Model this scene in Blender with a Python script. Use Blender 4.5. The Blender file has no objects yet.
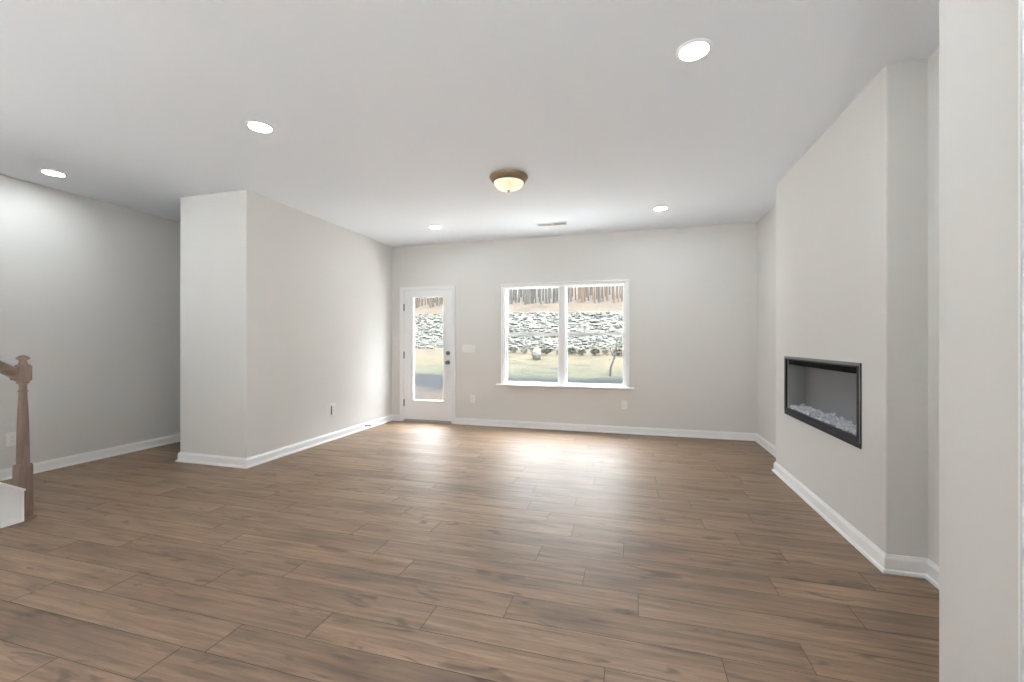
import bpy, bmesh, math, random
from math import pi, sin, cos, tan, radians
from mathutils import Vector, noise
S = bpy.context.scene
C = S.collection
random.seed(7)

# ------------------------------------------------------------------ camera
F_PX, YAW, EYE, HORIZON = 426.52, 0.27485, 1.2414, 341.85
cam_d = bpy.data.cameras.new('camera')
cam = bpy.data.objects.new('camera', cam_d)
C.objects.link(cam)
cam.location = (0, 0, EYE)
cam.rotation_euler = (pi/2, 0, YAW)
cam_d.sensor_width = 36
cam_d.lens = F_PX*36/1024
cam_d.shift_y = (HORIZON-341)/1024
cam_d.clip_start = 0.02
cam_d.clip_end = 300
S.camera = cam

# ------------------------------------------------------------------ room plan (metres)
H = 2.743
X_CLOSET, X_ALCOVE, X_LEFT = -3.660, -4.532, -5.447
X_RIGHT, X_CHASE, X_PANTRY = 1.505, 1.321, 0.93
Y_BACK, Y_CLOSET, Y_CHASE_FAR, Y_CHASE_NEAR = 5.985, 3.336, 4.612, 2.768
Y_PANTRY, Y_REAR = 1.664, -2.0
WT = 0.14
REAR_FILL_WIN = ((-0.18, 0.86),)
LEFT_FILL_WIN = (-1.9, 0.1)                       # unseen glass door added in the left wall to let light in, y0, y1                # rear glass door, likewise added for its light, x0, x1
REAR_Z = (0.06, 2.45)

# ------------------------------------------------------------------ light and exposure
LAMP_L = 76.0       # radiance of the recessed lamps' lenses
BOWL_L = 0.62       # radiance of the bowl of the flush light
SKY_L = 36.0
SUN_E = 465.0
w = bpy.data.worlds.new('sky'); S.world = w
w.use_nodes = True
nt = w.node_tree
bg = nt.nodes['Background']
tc = nt.nodes.new('ShaderNodeTexCoord'); sp = nt.nodes.new('ShaderNodeSeparateXYZ')
rp = nt.nodes.new('ShaderNodeValToRGB')
rp.color_ramp.elements[0].position = 0.0; rp.color_ramp.elements[0].color = (0.030, 0.032, 0.033, 1)   # overcast: the zenith outshines the horizon
_e = rp.color_ramp.elements.new(0.4); _e.color = (0.055, 0.058, 0.06, 1)
rp.color_ramp.elements[-1].position = 1.0; rp.color_ramp.elements[-1].color = (0.92, 0.96, 1.0, 1)
nt.links.new(tc.outputs['Generated'], sp.inputs[0]); nt.links.new(sp.outputs['Z'], rp.inputs[0])
nt.links.new(rp.outputs[0], bg.inputs[0])
bg.inputs[1].default_value = SKY_L

sun_d = bpy.data.lights.new('sun', 'SUN'); sun = bpy.data.objects.new('sun', sun_d); C.objects.link(sun)
sun_d.energy = SUN_E; sun_d.color = (0.90, 0.955, 1.0); sun_d.angle = radians(0.6)
SUN_DIR = Vector((-0.25, 1.0, -0.37)).normalized()
sun.rotation_euler = SUN_DIR.to_track_quat('-Z', 'Y').to_euler()
sun.location = (6, -12, 14)

def portal(x0, x1, z0, z1, y, back=-1):
    d = bpy.data.lights.new('sky_portal', 'AREA'); d.shape = 'RECTANGLE'
    d.size = x1-x0; d.size_y = z1-z0; d.cycles.is_portal = True
    o = bpy.data.objects.new('sky_portal', d); C.objects.link(o)
    o.location = ((x0+x1)/2, y, (z0+z1)/2); o.rotation_euler = (back*pi/2, 0, 0)
portal(-1.81, -0.08, 0.63, 2.05, 6.16)
portal(-3.30, -2.78, 0.34, 1.94, 6.16)
for xa, xb in REAR_FILL_WIN: portal(xa, xb, REAR_Z[0], REAR_Z[1], Y_REAR-0.16, 1)

_d = bpy.data.lights.new('sky_portal', 'AREA'); _d.shape = 'RECTANGLE'; _d.size = LEFT_FILL_WIN[1]-LEFT_FILL_WIN[0]; _d.size_y = REAR_Z[1]-REAR_Z[0]; _d.cycles.is_portal = True
_o = bpy.data.objects.new('sky_portal', _d); C.objects.link(_o); _o.location = (X_LEFT-0.16, sum(LEFT_FILL_WIN)/2, sum(REAR_Z)/2); _o.rotation_euler = (pi/2, 0, -pi/2)

vs = S.view_settings
S.display_settings.display_device = 'sRGB'
vs.view_transform = 'Standard'; vs.look = 'None'; vs.gamma = 1; vs.use_curve_mapping = False
vs.exposure = 1.04
S.cycles.use_denoising = True
S.cycles.max_bounces = 14; S.cycles.diffuse_bounces = 8; S.cycles.glossy_bounces = 5
S.cycles.transparent_max_bounces = 16
S.cycles.sample_clamp_indirect = 6.0
S.cycles.caustics_reflective = False; S.cycles.caustics_refractive = False

# ------------------------------------------------------------------ materials
def mat(name, col, rough=0.6, metal=0.0, spec=0.5, bump=None, var=None):
    m = bpy.data.materials.new(name); m.use_nodes = True
    n = m.node_tree; b = n.nodes['Principled BSDF']
    b.inputs['Base Color'].default_value = (*col, 1); b.inputs['Roughness'].default_value = rough
    b.inputs['Metallic'].default_value = metal; b.inputs['Specular IOR Level'].default_value = spec
    if bump or var:
        t = n.nodes.new('ShaderNodeTexCoord')
    if bump:
        ns = n.nodes.new('ShaderNodeTexNoise'); ns.inputs['Scale'].default_value = bump[0]; ns.inputs['Detail'].default_value = 4
        bp = n.nodes.new('ShaderNodeBump'); bp.inputs['Strength'].default_value = bump[1]; bp.inputs['Distance'].default_value = bump[2]
        n.links.new(t.outputs['Object'], ns.inputs['Vector']); n.links.new(ns.outputs[0], bp.inputs['Height'])
        n.links.new(bp.outputs[0], b.inputs['Normal'])
    if var:      # (scale, other colour[, stretch])
        ns = n.nodes.new('ShaderNodeTexNoise'); ns.inputs['Scale'].default_value = var[0]; ns.inputs['Detail'].default_value = 6
        mp = n.nodes.new('ShaderNodeMapping')
        if len(var) > 2: mp.inputs['Scale'].default_value = var[2]
        r = n.nodes.new('ShaderNodeValToRGB')
        r.color_ramp.elements[0].position = 0.35; r.color_ramp.elements[0].color = (*col, 1)
        r.color_ramp.elements[1].position = 0.65; r.color_ramp.elements[1].color = (*var[1], 1)
        n.links.new(t.outputs['Object'], mp.inputs[0]); n.links.new(mp.outputs[0], ns.inputs['Vector'])
        n.links.new(ns.outputs[0], r.inputs[0]); n.links.new(r.outputs[0], b.inputs['Base Color'])
    return m

def emit_mat(name, col, strength):
    m = mat(name, col, 0.4); b = m.node_tree.nodes['Principled BSDF']
    b.inputs['Emission Color'].default_value = (*col, 1); b.inputs['Emission Strength'].default_value = strength
    return m

def glass_mat(name, tint=(0.97, 0.98, 0.98), f0=0.03, rough=0.0, graze=1.0):
    """thin clear sheet: see-through, with a mirror share that grows at grazing angles"""
    m = bpy.data.materials.new(name); m.use_nodes = True; n = m.node_tree; n.nodes.clear(); L = n.links
    o = n.nodes.new('ShaderNodeOutputMaterial'); mx = n.nodes.new('ShaderNodeMixShader')
    t = n.nodes.new('ShaderNodeBsdfTransparent'); g = n.nodes.new('ShaderNodeBsdfGlossy'); lw = n.nodes.new('ShaderNodeLayerWeight')
    lw.inputs['Blend'].default_value = 0.5
    p = n.nodes.new('ShaderNodeMath'); p.operation = 'POWER'; p.inputs[1].default_value = 5.0
    q_ = n.nodes.new('ShaderNodeMath'); q_.operation = 'MULTIPLY_ADD'; q_.inputs[1].default_value = graze*(1-f0); q_.inputs[2].default_value = f0
    t.inputs[0].default_value = (*tint, 1); g.inputs['Roughness'].default_value = rough
    L.new(lw.outputs['Facing'], p.inputs[0]); L.new(p.outputs[0], q_.inputs[0]); L.new(q_.outputs[0], mx.inputs[0])
    L.new(t.outputs[0], mx.inputs[1]); L.new(g.outputs[0], mx.inputs[2]); L.new(mx.outputs[0], o.inputs[0])
    return m

M_WALL = mat('wall_paint', (0.715, 0.705, 0.688), 0.75, spec=0.25, bump=(260, 0.05, 0.002))
M_CEIL = mat('ceiling_paint', (0.85, 0.89, 0.95), 0.85, spec=0.2, bump=(200, 0.05, 0.002))
M_TRIM = mat('white_trim_paint', (0.86, 0.86, 0.865), 0.35, spec=0.4)
M_VINYL = mat('white_vinyl', (0.86, 0.86, 0.87), 0.4)
M_DOOR = mat('white_door_paint', (0.86, 0.865, 0.88), 0.4)
M_PLATE = mat('white_plastic', (0.84, 0.83, 0.81), 0.35)
M_SLOT = mat('dark_slot', (0.05, 0.05, 0.05), 0.6)
M_NICKEL = mat('dark_nickel', (0.22, 0.22, 0.22), 0.35, 0.9)
M_SILL = mat('threshold_metal', (0.42, 0.38, 0.35), 0.4, 0.6)
M_BLACK = mat('black_metal', (0.014, 0.014, 0.016), 0.5, spec=0.25)
M_BLACKM = mat('black_lining', (0.004, 0.004, 0.004), 0.9, spec=0.0)
M_STEEL = mat('brushed_grey_metal', (0.20, 0.20, 0.205), 0.35, 0.3)
M_LED = emit_mat('ember_light_strip', (0.95, 0.97, 1.0), 12.0)
M_GREYBACK = mat('grey_fire_screen', (0.30, 0.30, 0.305), 0.5)
M_CRYSTAL = mat('crystal_chips', (0.62, 0.63, 0.65), 0.15, spec=0.8, var=(40, (0.9, 0.9, 0.92)))
M_BRONZE = mat('antique_bronze', (0.20, 0.135, 0.085), 0.42, 0.45, bump=(90, 0.1, 0.001))
M_OAK = mat('stained_oak', (0.165, 0.112, 0.088), 0.42, var=(9, (0.23, 0.165, 0.135), (6, 6, 0.6)), bump=(120, 0.12, 0.001))
M_OAKRAIL = mat('stained_oak_rail', (0.16, 0.110, 0.080), 0.38, var=(9, (0.25, 0.18, 0.135), (6, 0.6, 6)))
M_TREAD = mat('dark_oak_tread', (0.06, 0.035, 0.022), 0.4, var=(8, (0.10, 0.06, 0.04), (0.6, 6, 6)))
M_PANE = glass_mat('window_glass')
M_FIREGLASS = glass_mat('fireplace_glass', (0.92, 0.92, 0.93), 0.010, graze=0.12)
M_LENS = emit_mat('lamp_lens', (0.90, 0.97, 1.0), LAMP_L)
M_SIDING = mat('bounce_siding', (0.80, 0.80, 0.78), 0.7, bump=(20, 0.1, 0.01))  # pale so the added block throws skylight onto the bank
M_CONCRETE = mat('bounce_concrete', (0.72, 0.71, 0.69), 0.9, bump=(12, 0.2, 0.01))  # kept bright so the added paving throws light indoors
M_ROOF = mat('roof_shingle', (0.06, 0.057, 0.054), 0.9, bump=(30, 0.3, 0.02))
M_BARK_G = mat('grey_bark', (0.038, 0.036, 0.032), 0.9, spec=0.1, var=(7, (0.062, 0.059, 0.054), (2, 2, 0.5)), bump=(18, 0.5, 0.02))
M_BARK_T = mat('tan_bark', (0.055, 0.040, 0.029), 0.9, spec=0.1, var=(7, (0.082, 0.063, 0.049), (2, 2, 0.5)), bump=(18, 0.5, 0.02))
M_ROCK = mat('pale_rock', (0.035, 0.036, 0.032), 0.9, spec=0.1, var=(1.4, (0.046, 0.046, 0.042)), bump=(9, 0.4, 0.03))
M_SHRUB = mat('grey_green_leaves', (0.012, 0.015, 0.010), 0.8, spec=0.1, var=(3, (0.026, 0.029, 0.021)))

def floor_material():
    m = bpy.data.materials.new('oak_plank'); m.use_nodes = True; n = m.node_tree; L = n.links
    b = n.nodes['Principled BSDF']
    tc = n.nodes.new('ShaderNodeTexCoord')
    at = n.nodes.new('ShaderNodeAttribute'); at.attribute_name = 'plank'
    sep = n.nodes.new('ShaderNodeSeparateColor'); L.new(at.outputs['Color'], sep.inputs[0])
    # every plank samples its own patch of grain
    cb = n.nodes.new('ShaderNodeCombineXYZ')
    for i, k in ((0, 37.0), (1, 53.0)):
        mu = n.nodes.new('ShaderNodeMath'); mu.operation = 'MULTIPLY'; mu.inputs[1].default_value = k
        L.new(sep.outputs[i], mu.inputs[0]); L.new(mu.outputs[0], cb.inputs[i])
    ad = n.nodes.new('ShaderNodeVectorMath'); ad.operation = 'ADD'
    L.new(tc.outputs['Object'], ad.inputs[0]); L.new(cb.outputs[0], ad.inputs[1])
    def nz(scale3, detail, rough=0.6, dist=0.0):
        mp = n.nodes.new('ShaderNodeMapping'); mp.inputs['Scale'].default_value = scale3
        t = n.nodes.new('ShaderNodeTexNoise'); t.inputs['Scale'].default_value = 1; t.inputs['Detail'].default_value = detail
        t.inputs['Roughness'].default_value = rough; t.inputs['Distortion'].default_value = dist
        L.new(ad.outputs[0], mp.inputs[0]); L.new(mp.outputs[0], t.inputs['Vector']); return t.outputs[0]
    grain = nz((2.0, 34, 1), 6, 0.65, 0.6)
    fine = nz((9, 190, 1), 4, 0.7)
    blot = nz((1.5, 6.5, 1), 3, 0.5, 0.4)
    knot = nz((4.0, 15, 1), 2, 0.5, 0.8)
    def ramp(src, pts):
        r = n.nodes.new('ShaderNodeValToRGB'); e = r.color_ramp.elements
        e[0].position, e[0].color = pts[0][0], (*pts[0][1], 1); e[1].position, e[1].color = pts[-1][0], (*pts[-1][1], 1)
        for p, c in pts[1:-1]:
            q = e.new(p); q.color = (*c, 1)
        L.new(src, r.inputs[0]); return r.outputs[0]
    def mix(mode, fac, a, c):
        x = n.nodes.new('ShaderNodeMix'); x.data_type = 'RGBA'; x.blend_type = mode
        if isinstance(fac, float): x.inputs[0].default_value = fac
        else: L.new(fac, x.inputs[0])
        for s, v in ((6, a), (7, c)):
            if isinstance(v, tuple): x.inputs[s].default_value = (*v, 1)
            else: L.new(v, x.inputs[s])
        return x.outputs[2]
    g3 = lambda v: (v, v, v)
    base = ramp(grain, [(0.28, FLOOR_COL[0]), (0.48, FLOOR_COL[1]), (0.72, FLOOR_COL[2])])
    c1 = mix('MULTIPLY', 0.55, base, ramp(fine, [(0.3, g3(0.62)), (0.6, g3(1.0))]))
    c2 = mix('MULTIPLY', 0.75, c1, ramp(blot, [(0.32, (0.55, 0.50, 0.46)), (0.52, g3(1.0)), (0.75, (1.2, 1.2, 1.2))]))
    c3 = mix('MULTIPLY', 0.85, c2, ramp(knot, [(0.615, g3(1.0)), (0.72, (0.36, 0.29, 0.24))]))
    tone = ramp(sep.outputs[2], [(0.0, (0.80, 0.78, 0.77)), (0.5, g3(0.97)), (1.0, (1.10, 1.09, 1.08))])
    c4 = mix('MULTIPLY', 1.0, c3, tone)
    L.new(c4, b.inputs['Base Color'])
    rr = n.nodes.new('ShaderNodeMapRange'); rr.inputs['To Min'].default_value = 0.36; rr.inputs['To Max'].default_value = 0.50
    L.new(grain, rr.inputs[0]); L.new(rr.outputs[0], b.inputs['Roughness'])
    b.inputs['Specular IOR Level'].default_value = 0.80
    bp = n.nodes.new('ShaderNodeBump'); bp.inputs['Strength'].default_value = 0.12; bp.inputs['Distance'].default_value = 0.002
    L.new(fine, bp.inputs['Height']); L.new(bp.outputs[0], b.inputs['Normal'])
    return m
FLOOR_COL = [(0.108, 0.059, 0.030), (0.224, 0.140, 0.083), (0.330, 0.224, 0.142)]
M_PLANK = floor_material()
M_GROOVE = mat('plank_groove', (0.055, 0.035, 0.025), 0.7)

# ------------------------------------------------------------------ mesh helpers
def new_bm(): return bmesh.new()
def box(bm, x0, x1, y0, y1, z0, z1, mi=0):
    v = [bm.verts.new((x, y, z)) for z in (z0, z1) for x, y in ((x0, y0), (x1, y0), (x1, y1), (x0, y1))]
    for f in ((3, 2, 1, 0), (4, 5, 6, 7), (0, 1, 5, 4), (1, 2, 6, 5), (2, 3, 7, 6), (3, 0, 4, 7)):
        bm.faces.new([v[i] for i in f]).material_index = mi
def prism(bm, pts, z0, z1, xf=None):
    """closed outline pts (counter-clockwise in its plane) swept from z0 to z1; xf maps (a, b, z) to xyz"""
    xf = xf or (lambda a, b, z: (a, b, z))
    lo = [bm.verts.new(xf(a, b, z0)) for a, b in pts]; hi = [bm.verts.new(xf(a, b, z1)) for a, b in pts]
    n = len(pts)
    bm.faces.new(lo[::-1]); bm.faces.new(hi)
    for i in range(n): bm.faces.new((lo[i], lo[(i+1) % n], hi[(i+1) % n], hi[i]))
def rounded(x0, x1, y0, y1, r, corners):
    """plan rectangle with some corners rounded like plaster corner bead; corners among 'sw se ne nw'"""
    out = []
    for key, cx, cy, a0 in (('sw', x0, y0, pi), ('se', x1, y0, 1.5*pi), ('ne', x1, y1, 0), ('nw', x0, y1, .5*pi)):
        if key in corners:
            ox = cx + (r if 'w' in key else -r); oy = cy + (r if 's' in key else -r)
            for k in range(5):
                a = a0 + k*pi/8; out.append((ox+r*cos(a), oy+r*sin(a)))
        else: out.append((cx, cy))
    return out
def lathe(bm, prof, cx, cy, seg=32, cap=True):
    rings = []
    for r, z in prof:
        if r < 1e-5: rings.append([bm.verts.new((cx, cy, z))])
        else: rings.append([bm.verts.new((cx+r*cos(2*pi*k/seg), cy+r*sin(2*pi*k/seg), z)) for k in range(seg)])
    for a, b in zip(rings, rings[1:]):
        for k in range(seg):
            k2 = (k+1) % seg
            if len(a) == 1 and len(b) == 1: continue
            if len(a) == 1: bm.faces.new((a[0], b[k2], b[k]))
            elif len(b) == 1: bm.faces.new((a[k], a[k2], b[0]))
            else: bm.faces.new((a[k], a[k2], b[k2], b[k]))
    if cap:
        for rg in (rings[0], rings[-1]):
            if len(rg) > 1: bm.faces.new(rg)
def tube(bm, pts, rads, seg=6):
    rings = []
    for i, p in enumerate(pts):
        p = Vector(p); d = (Vector(pts[min(i+1, len(pts)-1)]) - Vector(pts[max(i-1, 0)])).normalized()
        u = d.orthogonal().normalized(); 
        if i: # keep rings aligned
            u = (last - d*last.dot(d)).normalized()
        last = u; v = d.cross(u)
        rings.append([bm.verts.new(p + rads[i]*(u*cos(2*pi*k/seg)+v*sin(2*pi*k/seg))) for k in range(seg)])
    for a, b in zip(rings, rings[1:]):
        for k in range(seg): bm.faces.new((a[k], a[(k+1) % seg], b[(k+1) % seg], b[k]))
    bm.faces.new(rings[0][::-1]); bm.faces.new(rings[-1])
def rod_y(bm, x, z, y0, y1, r, seg=20):
    lo = [bm.verts.new((x+r*cos(2*pi*k/seg), y0, z+r*sin(2*pi*k/seg))) for k in range(seg)]
    hi = [bm.verts.new((x+r*cos(2*pi*k/seg), y1, z+r*sin(2*pi*k/seg))) for k in range(seg)]
    bm.faces.new(lo); bm.faces.new(hi[::-1])
    for k in range(seg): bm.faces.new((lo[k], hi[k], hi[(k+1) % seg], lo[(k+1) % seg]))
def obj(name, bm, m, parent=None, smooth=None, bevel=None, origin=None):
    bmesh.ops.recalc_face_normals(bm, faces=bm.faces)
    me = bpy.data.meshes.new(name)
    if origin is not None: bmesh.ops.translate(bm, verts=bm.verts, vec=-Vector(origin))
    if parent is not None: bmesh.ops.translate(bm, verts=bm.verts, vec=-world_loc(parent)) if origin is None else None
    bm.to_mesh(me); bm.free()
    for x in (m if isinstance(m, (list, tuple)) else [m]): me.materials.append(x)
    o = bpy.data.objects.new(name, me); C.objects.link(o)
    if origin is not None: o.location = origin
    if parent is not None:
        o.parent = parent
        if origin is not None: o.location = Vector(origin) - world_loc(parent)
    if smooth is not None:
        for p in me.polygons: p.use_smooth = True
        try: me.set_sharp_from_angle(angle=radians(smooth))
        except Exception: pass
    if bevel:
        b = o.modifiers.new('bevel', 'BEVEL'); b.width = bevel; b.segments = 2; b.limit_method = 'ANGLE'
    return o
def world_loc(o):
    v = Vector((0, 0, 0))
    while o is not None: v += o.location; o = o.parent
    return v
def tag(o, label, cat, group=None, kind=None):
    o['label'] = label; o['category'] = cat
    if group: o['group'] = group
    if kind: o['kind'] = kind
    return o
def thing(name, loc, label, cat, group=None):
    o = bpy.data.objects.new(name, None); C.objects.link(o); o.location = loc; o.empty_display_size = 0.1
    return tag(o, label, cat, group)
def struct(name, bm, m, **k):
    o = obj(name, bm, m, **k); o['kind'] = 'structure'; return o
def copy_thing(o, loc, label=None, group=None):
    r = o.copy(); C.objects.link(r); r.location = loc
    if label: r['label'] = label
    if group: r['group'] = group
    for ch in o.children:
        c = ch.copy(); C.objects.link(c); c.parent = r
        for g in ch.children:
            d = g.copy(); C.objects.link(d); d.parent = c
    return r

# ------------------------------------------------------------------ the setting: walls, ceiling, floor
DOOR = (-3.470, -2.625, 2.065)                 # rough opening x0, x1, top
WIN = (-1.815, -0.082, 0.612, 2.045)           # opening x0, x1, z0, z1
bm = new_bm(); y0, y1 = Y_BACK, Y_BACK+WT
box(bm, X_LEFT-WT, DOOR[0], y0, y1, -0.3, H)
box(bm, DOOR[0], DOOR[1], y0, y1, DOOR[2], H); box(bm, DOOR[0], DOOR[1], y0, y1, -0.3, 0.0)
box(bm, DOOR[1], WIN[0], y0, y1, -0.3, H)
box(bm, WIN[0], WIN[1], y0, y1, -0.3, WIN[2]); box(bm, WIN[0], WIN[1], y0, y1, WIN[3], H)
box(bm, WIN[1], X_RIGHT+WT, y0, y1, -0.3, H)
struct('wall_back', bm, M_WALL)
bm = new_bm(); xa, xb = X_LEFT-WT, X_LEFT
box(bm, xa, xb, Y_REAR, LEFT_FILL_WIN[0], -0.3, H); box(bm, xa, xb, LEFT_FILL_WIN[1], Y_BACK, -0.3, H); box(bm, xa, xb, *LEFT_FILL_WIN, -0.3, REAR_Z[0]); box(bm, xa, xb, *LEFT_FILL_WIN, REAR_Z[1], H)
struct('wall_left', bm, M_WALL)
bm = new_bm(); box(bm, X_RIGHT, X_RIGHT+WT, Y_PANTRY-0.14, Y_BACK, -0.3, H); struct('wall_right', bm, M_WALL)
bm = new_bm(); ya, yb = Y_REAR-WT, Y_REAR
box(bm, X_LEFT-WT, REAR_FILL_WIN[0][0], ya, yb, -0.3, H); box(bm, REAR_FILL_WIN[-1][1], X_RIGHT+WT, ya, yb, -0.3, H)
for xa, xb in REAR_FILL_WIN: box(bm, xa, xb, ya, yb, -0.3, REAR_Z[0]); box(bm, xa, xb, ya, yb, REAR_Z[1], H)
struct('wall_rear', bm, M_WALL)
bm = new_bm(); prism(bm, rounded(X_ALCOVE, X_CLOSET, Y_CLOSET, Y_BACK, 0.007, 'sw se'.split()), 0, H)
struct('wall_closet', bm, M_WALL, smooth=40)
bm = new_bm(); prism(bm, rounded(X_PANTRY, X_RIGHT, Y_REAR, Y_PANTRY, 0.009, ['nw']), 0, H)
struct('wall_pantry', bm, M_WALL, smooth=40)
FB = (3.035, 4.333, 0.612, 1.103)              # fireplace opening y0, y1, z0, z1
bm = new_bm()
for z0, z1 in ((0, FB[2]), (FB[3], H)):
    prism(bm, rounded(X_CHASE, X_RIGHT, Y_CHASE_NEAR, Y_CHASE_FAR, 0.007, 'sw nw'.split()), z0, z1)
prism(bm, rounded(X_CHASE, X_RIGHT, Y_CHASE_NEAR, FB[0], 0.007, ['sw']), FB[2], FB[3])
prism(bm, rounded(X_CHASE, X_RIGHT, FB[1], Y_CHASE_FAR, 0.007, ['nw']), FB[2], FB[3])
struct('wall_chase', bm, M_WALL, smooth=40)
bm = new_bm(); box(bm, X_LEFT-WT, X_RIGHT+WT, Y_REAR-WT, Y_BACK+WT, H, H+0.15); struct('ceiling', bm, M_CEIL)

# plank floor: rows run along x, joints measured where the photo shows them
bm = new_bm(); col = bm.loops.layers.float_color.new('plank')
ROW, Y0ROW, LEN, G = 0.176, 1.484, 1.22, 0.0014
known = {-1: -1.647, 0: -0.10, 1: -0.883, 2: -0.558, 3: 0.027, 5: -0.528, 6: -0.05}
fx0, fx1, fy0, fy1 = X_LEFT, X_RIGHT, Y_REAR, Y_BACK
k = math.floor((fy0-Y0ROW)/ROW)
rnd = random.Random(21)
while Y0ROW + k*ROW < fy1:
    a, b = max(fy0, Y0ROW+k*ROW), min(fy1, Y0ROW+(k+1)*ROW)
    off = known.get(k, rnd.uniform(0, LEN))
    x = off - math.ceil((off-fx0)/LEN)*LEN
    while x < fx1:
        p, q = max(x, fx0), min(x+LEN, fx1)
        x += LEN
        if q-p < 0.01 or b-a < 0.004: continue
        c = (rnd.random(), rnd.random(), rnd.random(), 1)
        f = bm.faces.new([bm.verts.new(t) for t in ((p+G, a+G, 0), (q-G, a+G, 0), (q-G, b-G, 0), (p+G, b-G, 0))])
        for l in f.loops: l[col] = c
        for e in ((p, a, p, b, 1, 0), (q, a, q, b, -1, 0), (p, a, q, a, 0, 1), (p, b, q, b, 0, -1)):
            x0, y0, x1, y1, dx, dy = e
            ff = bm.faces.new([bm.verts.new(t) for t in ((x0, y0, -0.001), (x1, y1, -0.001), (x1+dx*G, y1+dy*G, 0), (x0+dx*G, y0+dy*G, 0))])
            ff.material_index = 1
    k += 1
for f in bm.faces:
    if f.normal.z < 0: f.normal_flip()
me = bpy.data.meshes.new('floor')
bm.normal_update()
for f in bm.faces:
    if f.normal.z < 0: f.normal_flip()
box(bm, fx0-WT, fx1+WT, fy0-WT, fy1, -0.3, -0.002, 1)
bm.to_mesh(me); bm.free(); me.materials.append(M_PLANK); me.materials.append(M_GROOVE)
fl = bpy.data.objects.new('floor', me); C.objects.link(fl); fl['kind'] = 'structure'

# baseboards with a shoe moulding: profile (out from the wall, height)
BB = [(0, 0), (0.027, 0), (0.027, 0.008), (0.0235, 0.017), (0.0145, 0.021), (0.0135, 0.074), (0.0105, 0.081), (0.0055, 0.089), (0.004, 0.096), (0, 0.096)]
def sweep(bm, prof, path, side=1):
    """profile swept along a floor path with mitred corners, standing off to its right (side=1)"""
    P = [Vector(p) for p in path]; rings = []
    for i, p in enumerate(P):
        ds = []
        if i: ds.append((P[i]-P[i-1]).normalized())
        if i < len(P)-1: ds.append((P[i+1]-P[i]).normalized())
        ns = [Vector((d.y, -d.x))*side for d in ds]
        n = ns[0] if len(ns) == 1 else (ns[0]+ns[1])/(1+ns[0].dot(ns[1]))
        rings.append([bm.verts.new((p.x+n.x*a, p.y+n.y*a, z)) for a, z in prof])
    m = len(prof)
    for a, b in zip(rings, rings[1:]):
        for j in range(m): bm.faces.new((a[j], a[(j+1) % m], b[(j+1) % m], b[j]))
    bm.faces.new(rings[0]); bm.faces.new(rings[-1][::-1])
def baseboard(name, path):
    bm = new_bm(); sweep(bm, BB, path); struct(name, bm, M_TRIM)
CW0, CW1 = -3.518, -2.578                      # outer edges of the door casing
baseboard('baseboard_left', [(X_LEFT, 2.02), (X_LEFT, Y_BACK), (X_ALCOVE, Y_BACK), (X_ALCOVE, Y_CLOSET), (X_CLOSET, Y_CLOSET), (X_CLOSET, Y_BACK), (CW0, Y_BACK)])
baseboard('baseboard_right', [(CW1, Y_BACK), (X_RIGHT, Y_BACK), (X_RIGHT, Y_CHASE_FAR), (X_CHASE, Y_CHASE_FAR), (X_CHASE, Y_CHASE_NEAR), (X_RIGHT, Y_CHASE_NEAR), (X_RIGHT, Y_PANTRY), (X_PANTRY, Y_PANTRY), (X_PANTRY, 1.356)])

# ------------------------------------------------------------------ casings and frames
def frame_sweep(bm, x0, x1, z0, z1, prof, y, bottom=False):
    """casing profile (distance inward from outer edge, thickness) around an opening in the back wall; mitred"""
    def ring(cx, cz, sx, sz): return [bm.verts.new((cx+sx*a, y-t, cz+sz*a)) for a, t in prof]
    R = []
    if not bottom: R.append([bm.verts.new((x0+a, y-t, z0)) for a, t in prof])
    else: R.append(ring(x0, z0, 1, 1))
    R.append(ring(x0, z1, 1, -1)); R.append(ring(x1, z1, -1, -1))
    if not bottom: R.append([bm.verts.new((x1-a, y-t, z0)) for a, t in prof])
    else: R.append(ring(x1, z0, -1, 1))
    m = len(prof); pairs = list(zip(R, R[1:])) + ([(R[-1], R[0])] if bottom else [])
    for a, b in pairs:
        for j in range(m): bm.faces.new((a[j], a[(j+1) % m], b[(j+1) % m], b[j]))
    if not bottom: bm.faces.new(R[0]); bm.faces.new(R[-1][::-1])
CAS = [(0, 0), (0, 0.015), (0.006, 0.018), (0.016, 0.017), (0.022, 0.012), (0.042, 0.010), (0.050, 0.008), (0.056, 0.004), (0.056, 0)]

# back door
door = bpy.data.objects.new('door_1', None); C.objects.link(door); door.location = (-3.0475, Y_BACK, 0); door['kind'] = 'structure'
door['label'] = 'white exterior door with one tall glass pane in back wall'
bm = new_bm(); frame_sweep(bm, CW0, CW1, 0, 2.101, CAS, Y_BACK); obj('door_casing', bm, M_TRIM, door)
bm = new_bm()                                   # jambs and head
box(bm, DOOR[0], DOOR[0]+0.019, Y_BACK, Y_BACK+WT, 0, DOOR[2]); box(bm, DOOR[1]-0.019, DOOR[1], Y_BACK, Y_BACK+WT, 0, DOOR[2])
box(bm, DOOR[0]+0.019, DOOR[1]-0.019, Y_BACK, Y_BACK+WT, DOOR[2]-0.019, DOOR[2])
for xa, xb in ((DOOR[0]+0.019, DOOR[0]+0.031), (DOOR[1]-0.031, DOOR[1]-0.019)):
    box(bm, xa, xb, Y_BACK+0.052, Y_BACK+0.09, 0, DOOR[2]-0.019)
obj('door_jamb', bm, M_TRIM, door)
bm = new_bm(); box(bm, DOOR[0]+0.019, DOOR[1]-0.019, Y_BACK-0.022, Y_BACK+WT+0.03, 0.0, 0.022)
box(bm, DOOR[0]+0.019, DOOR[1]-0.019, Y_BACK+0.01, Y_BACK+0.05, 0.022, 0.030); obj('threshold', bm, M_SILL, door, bevel=0.004)
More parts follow.
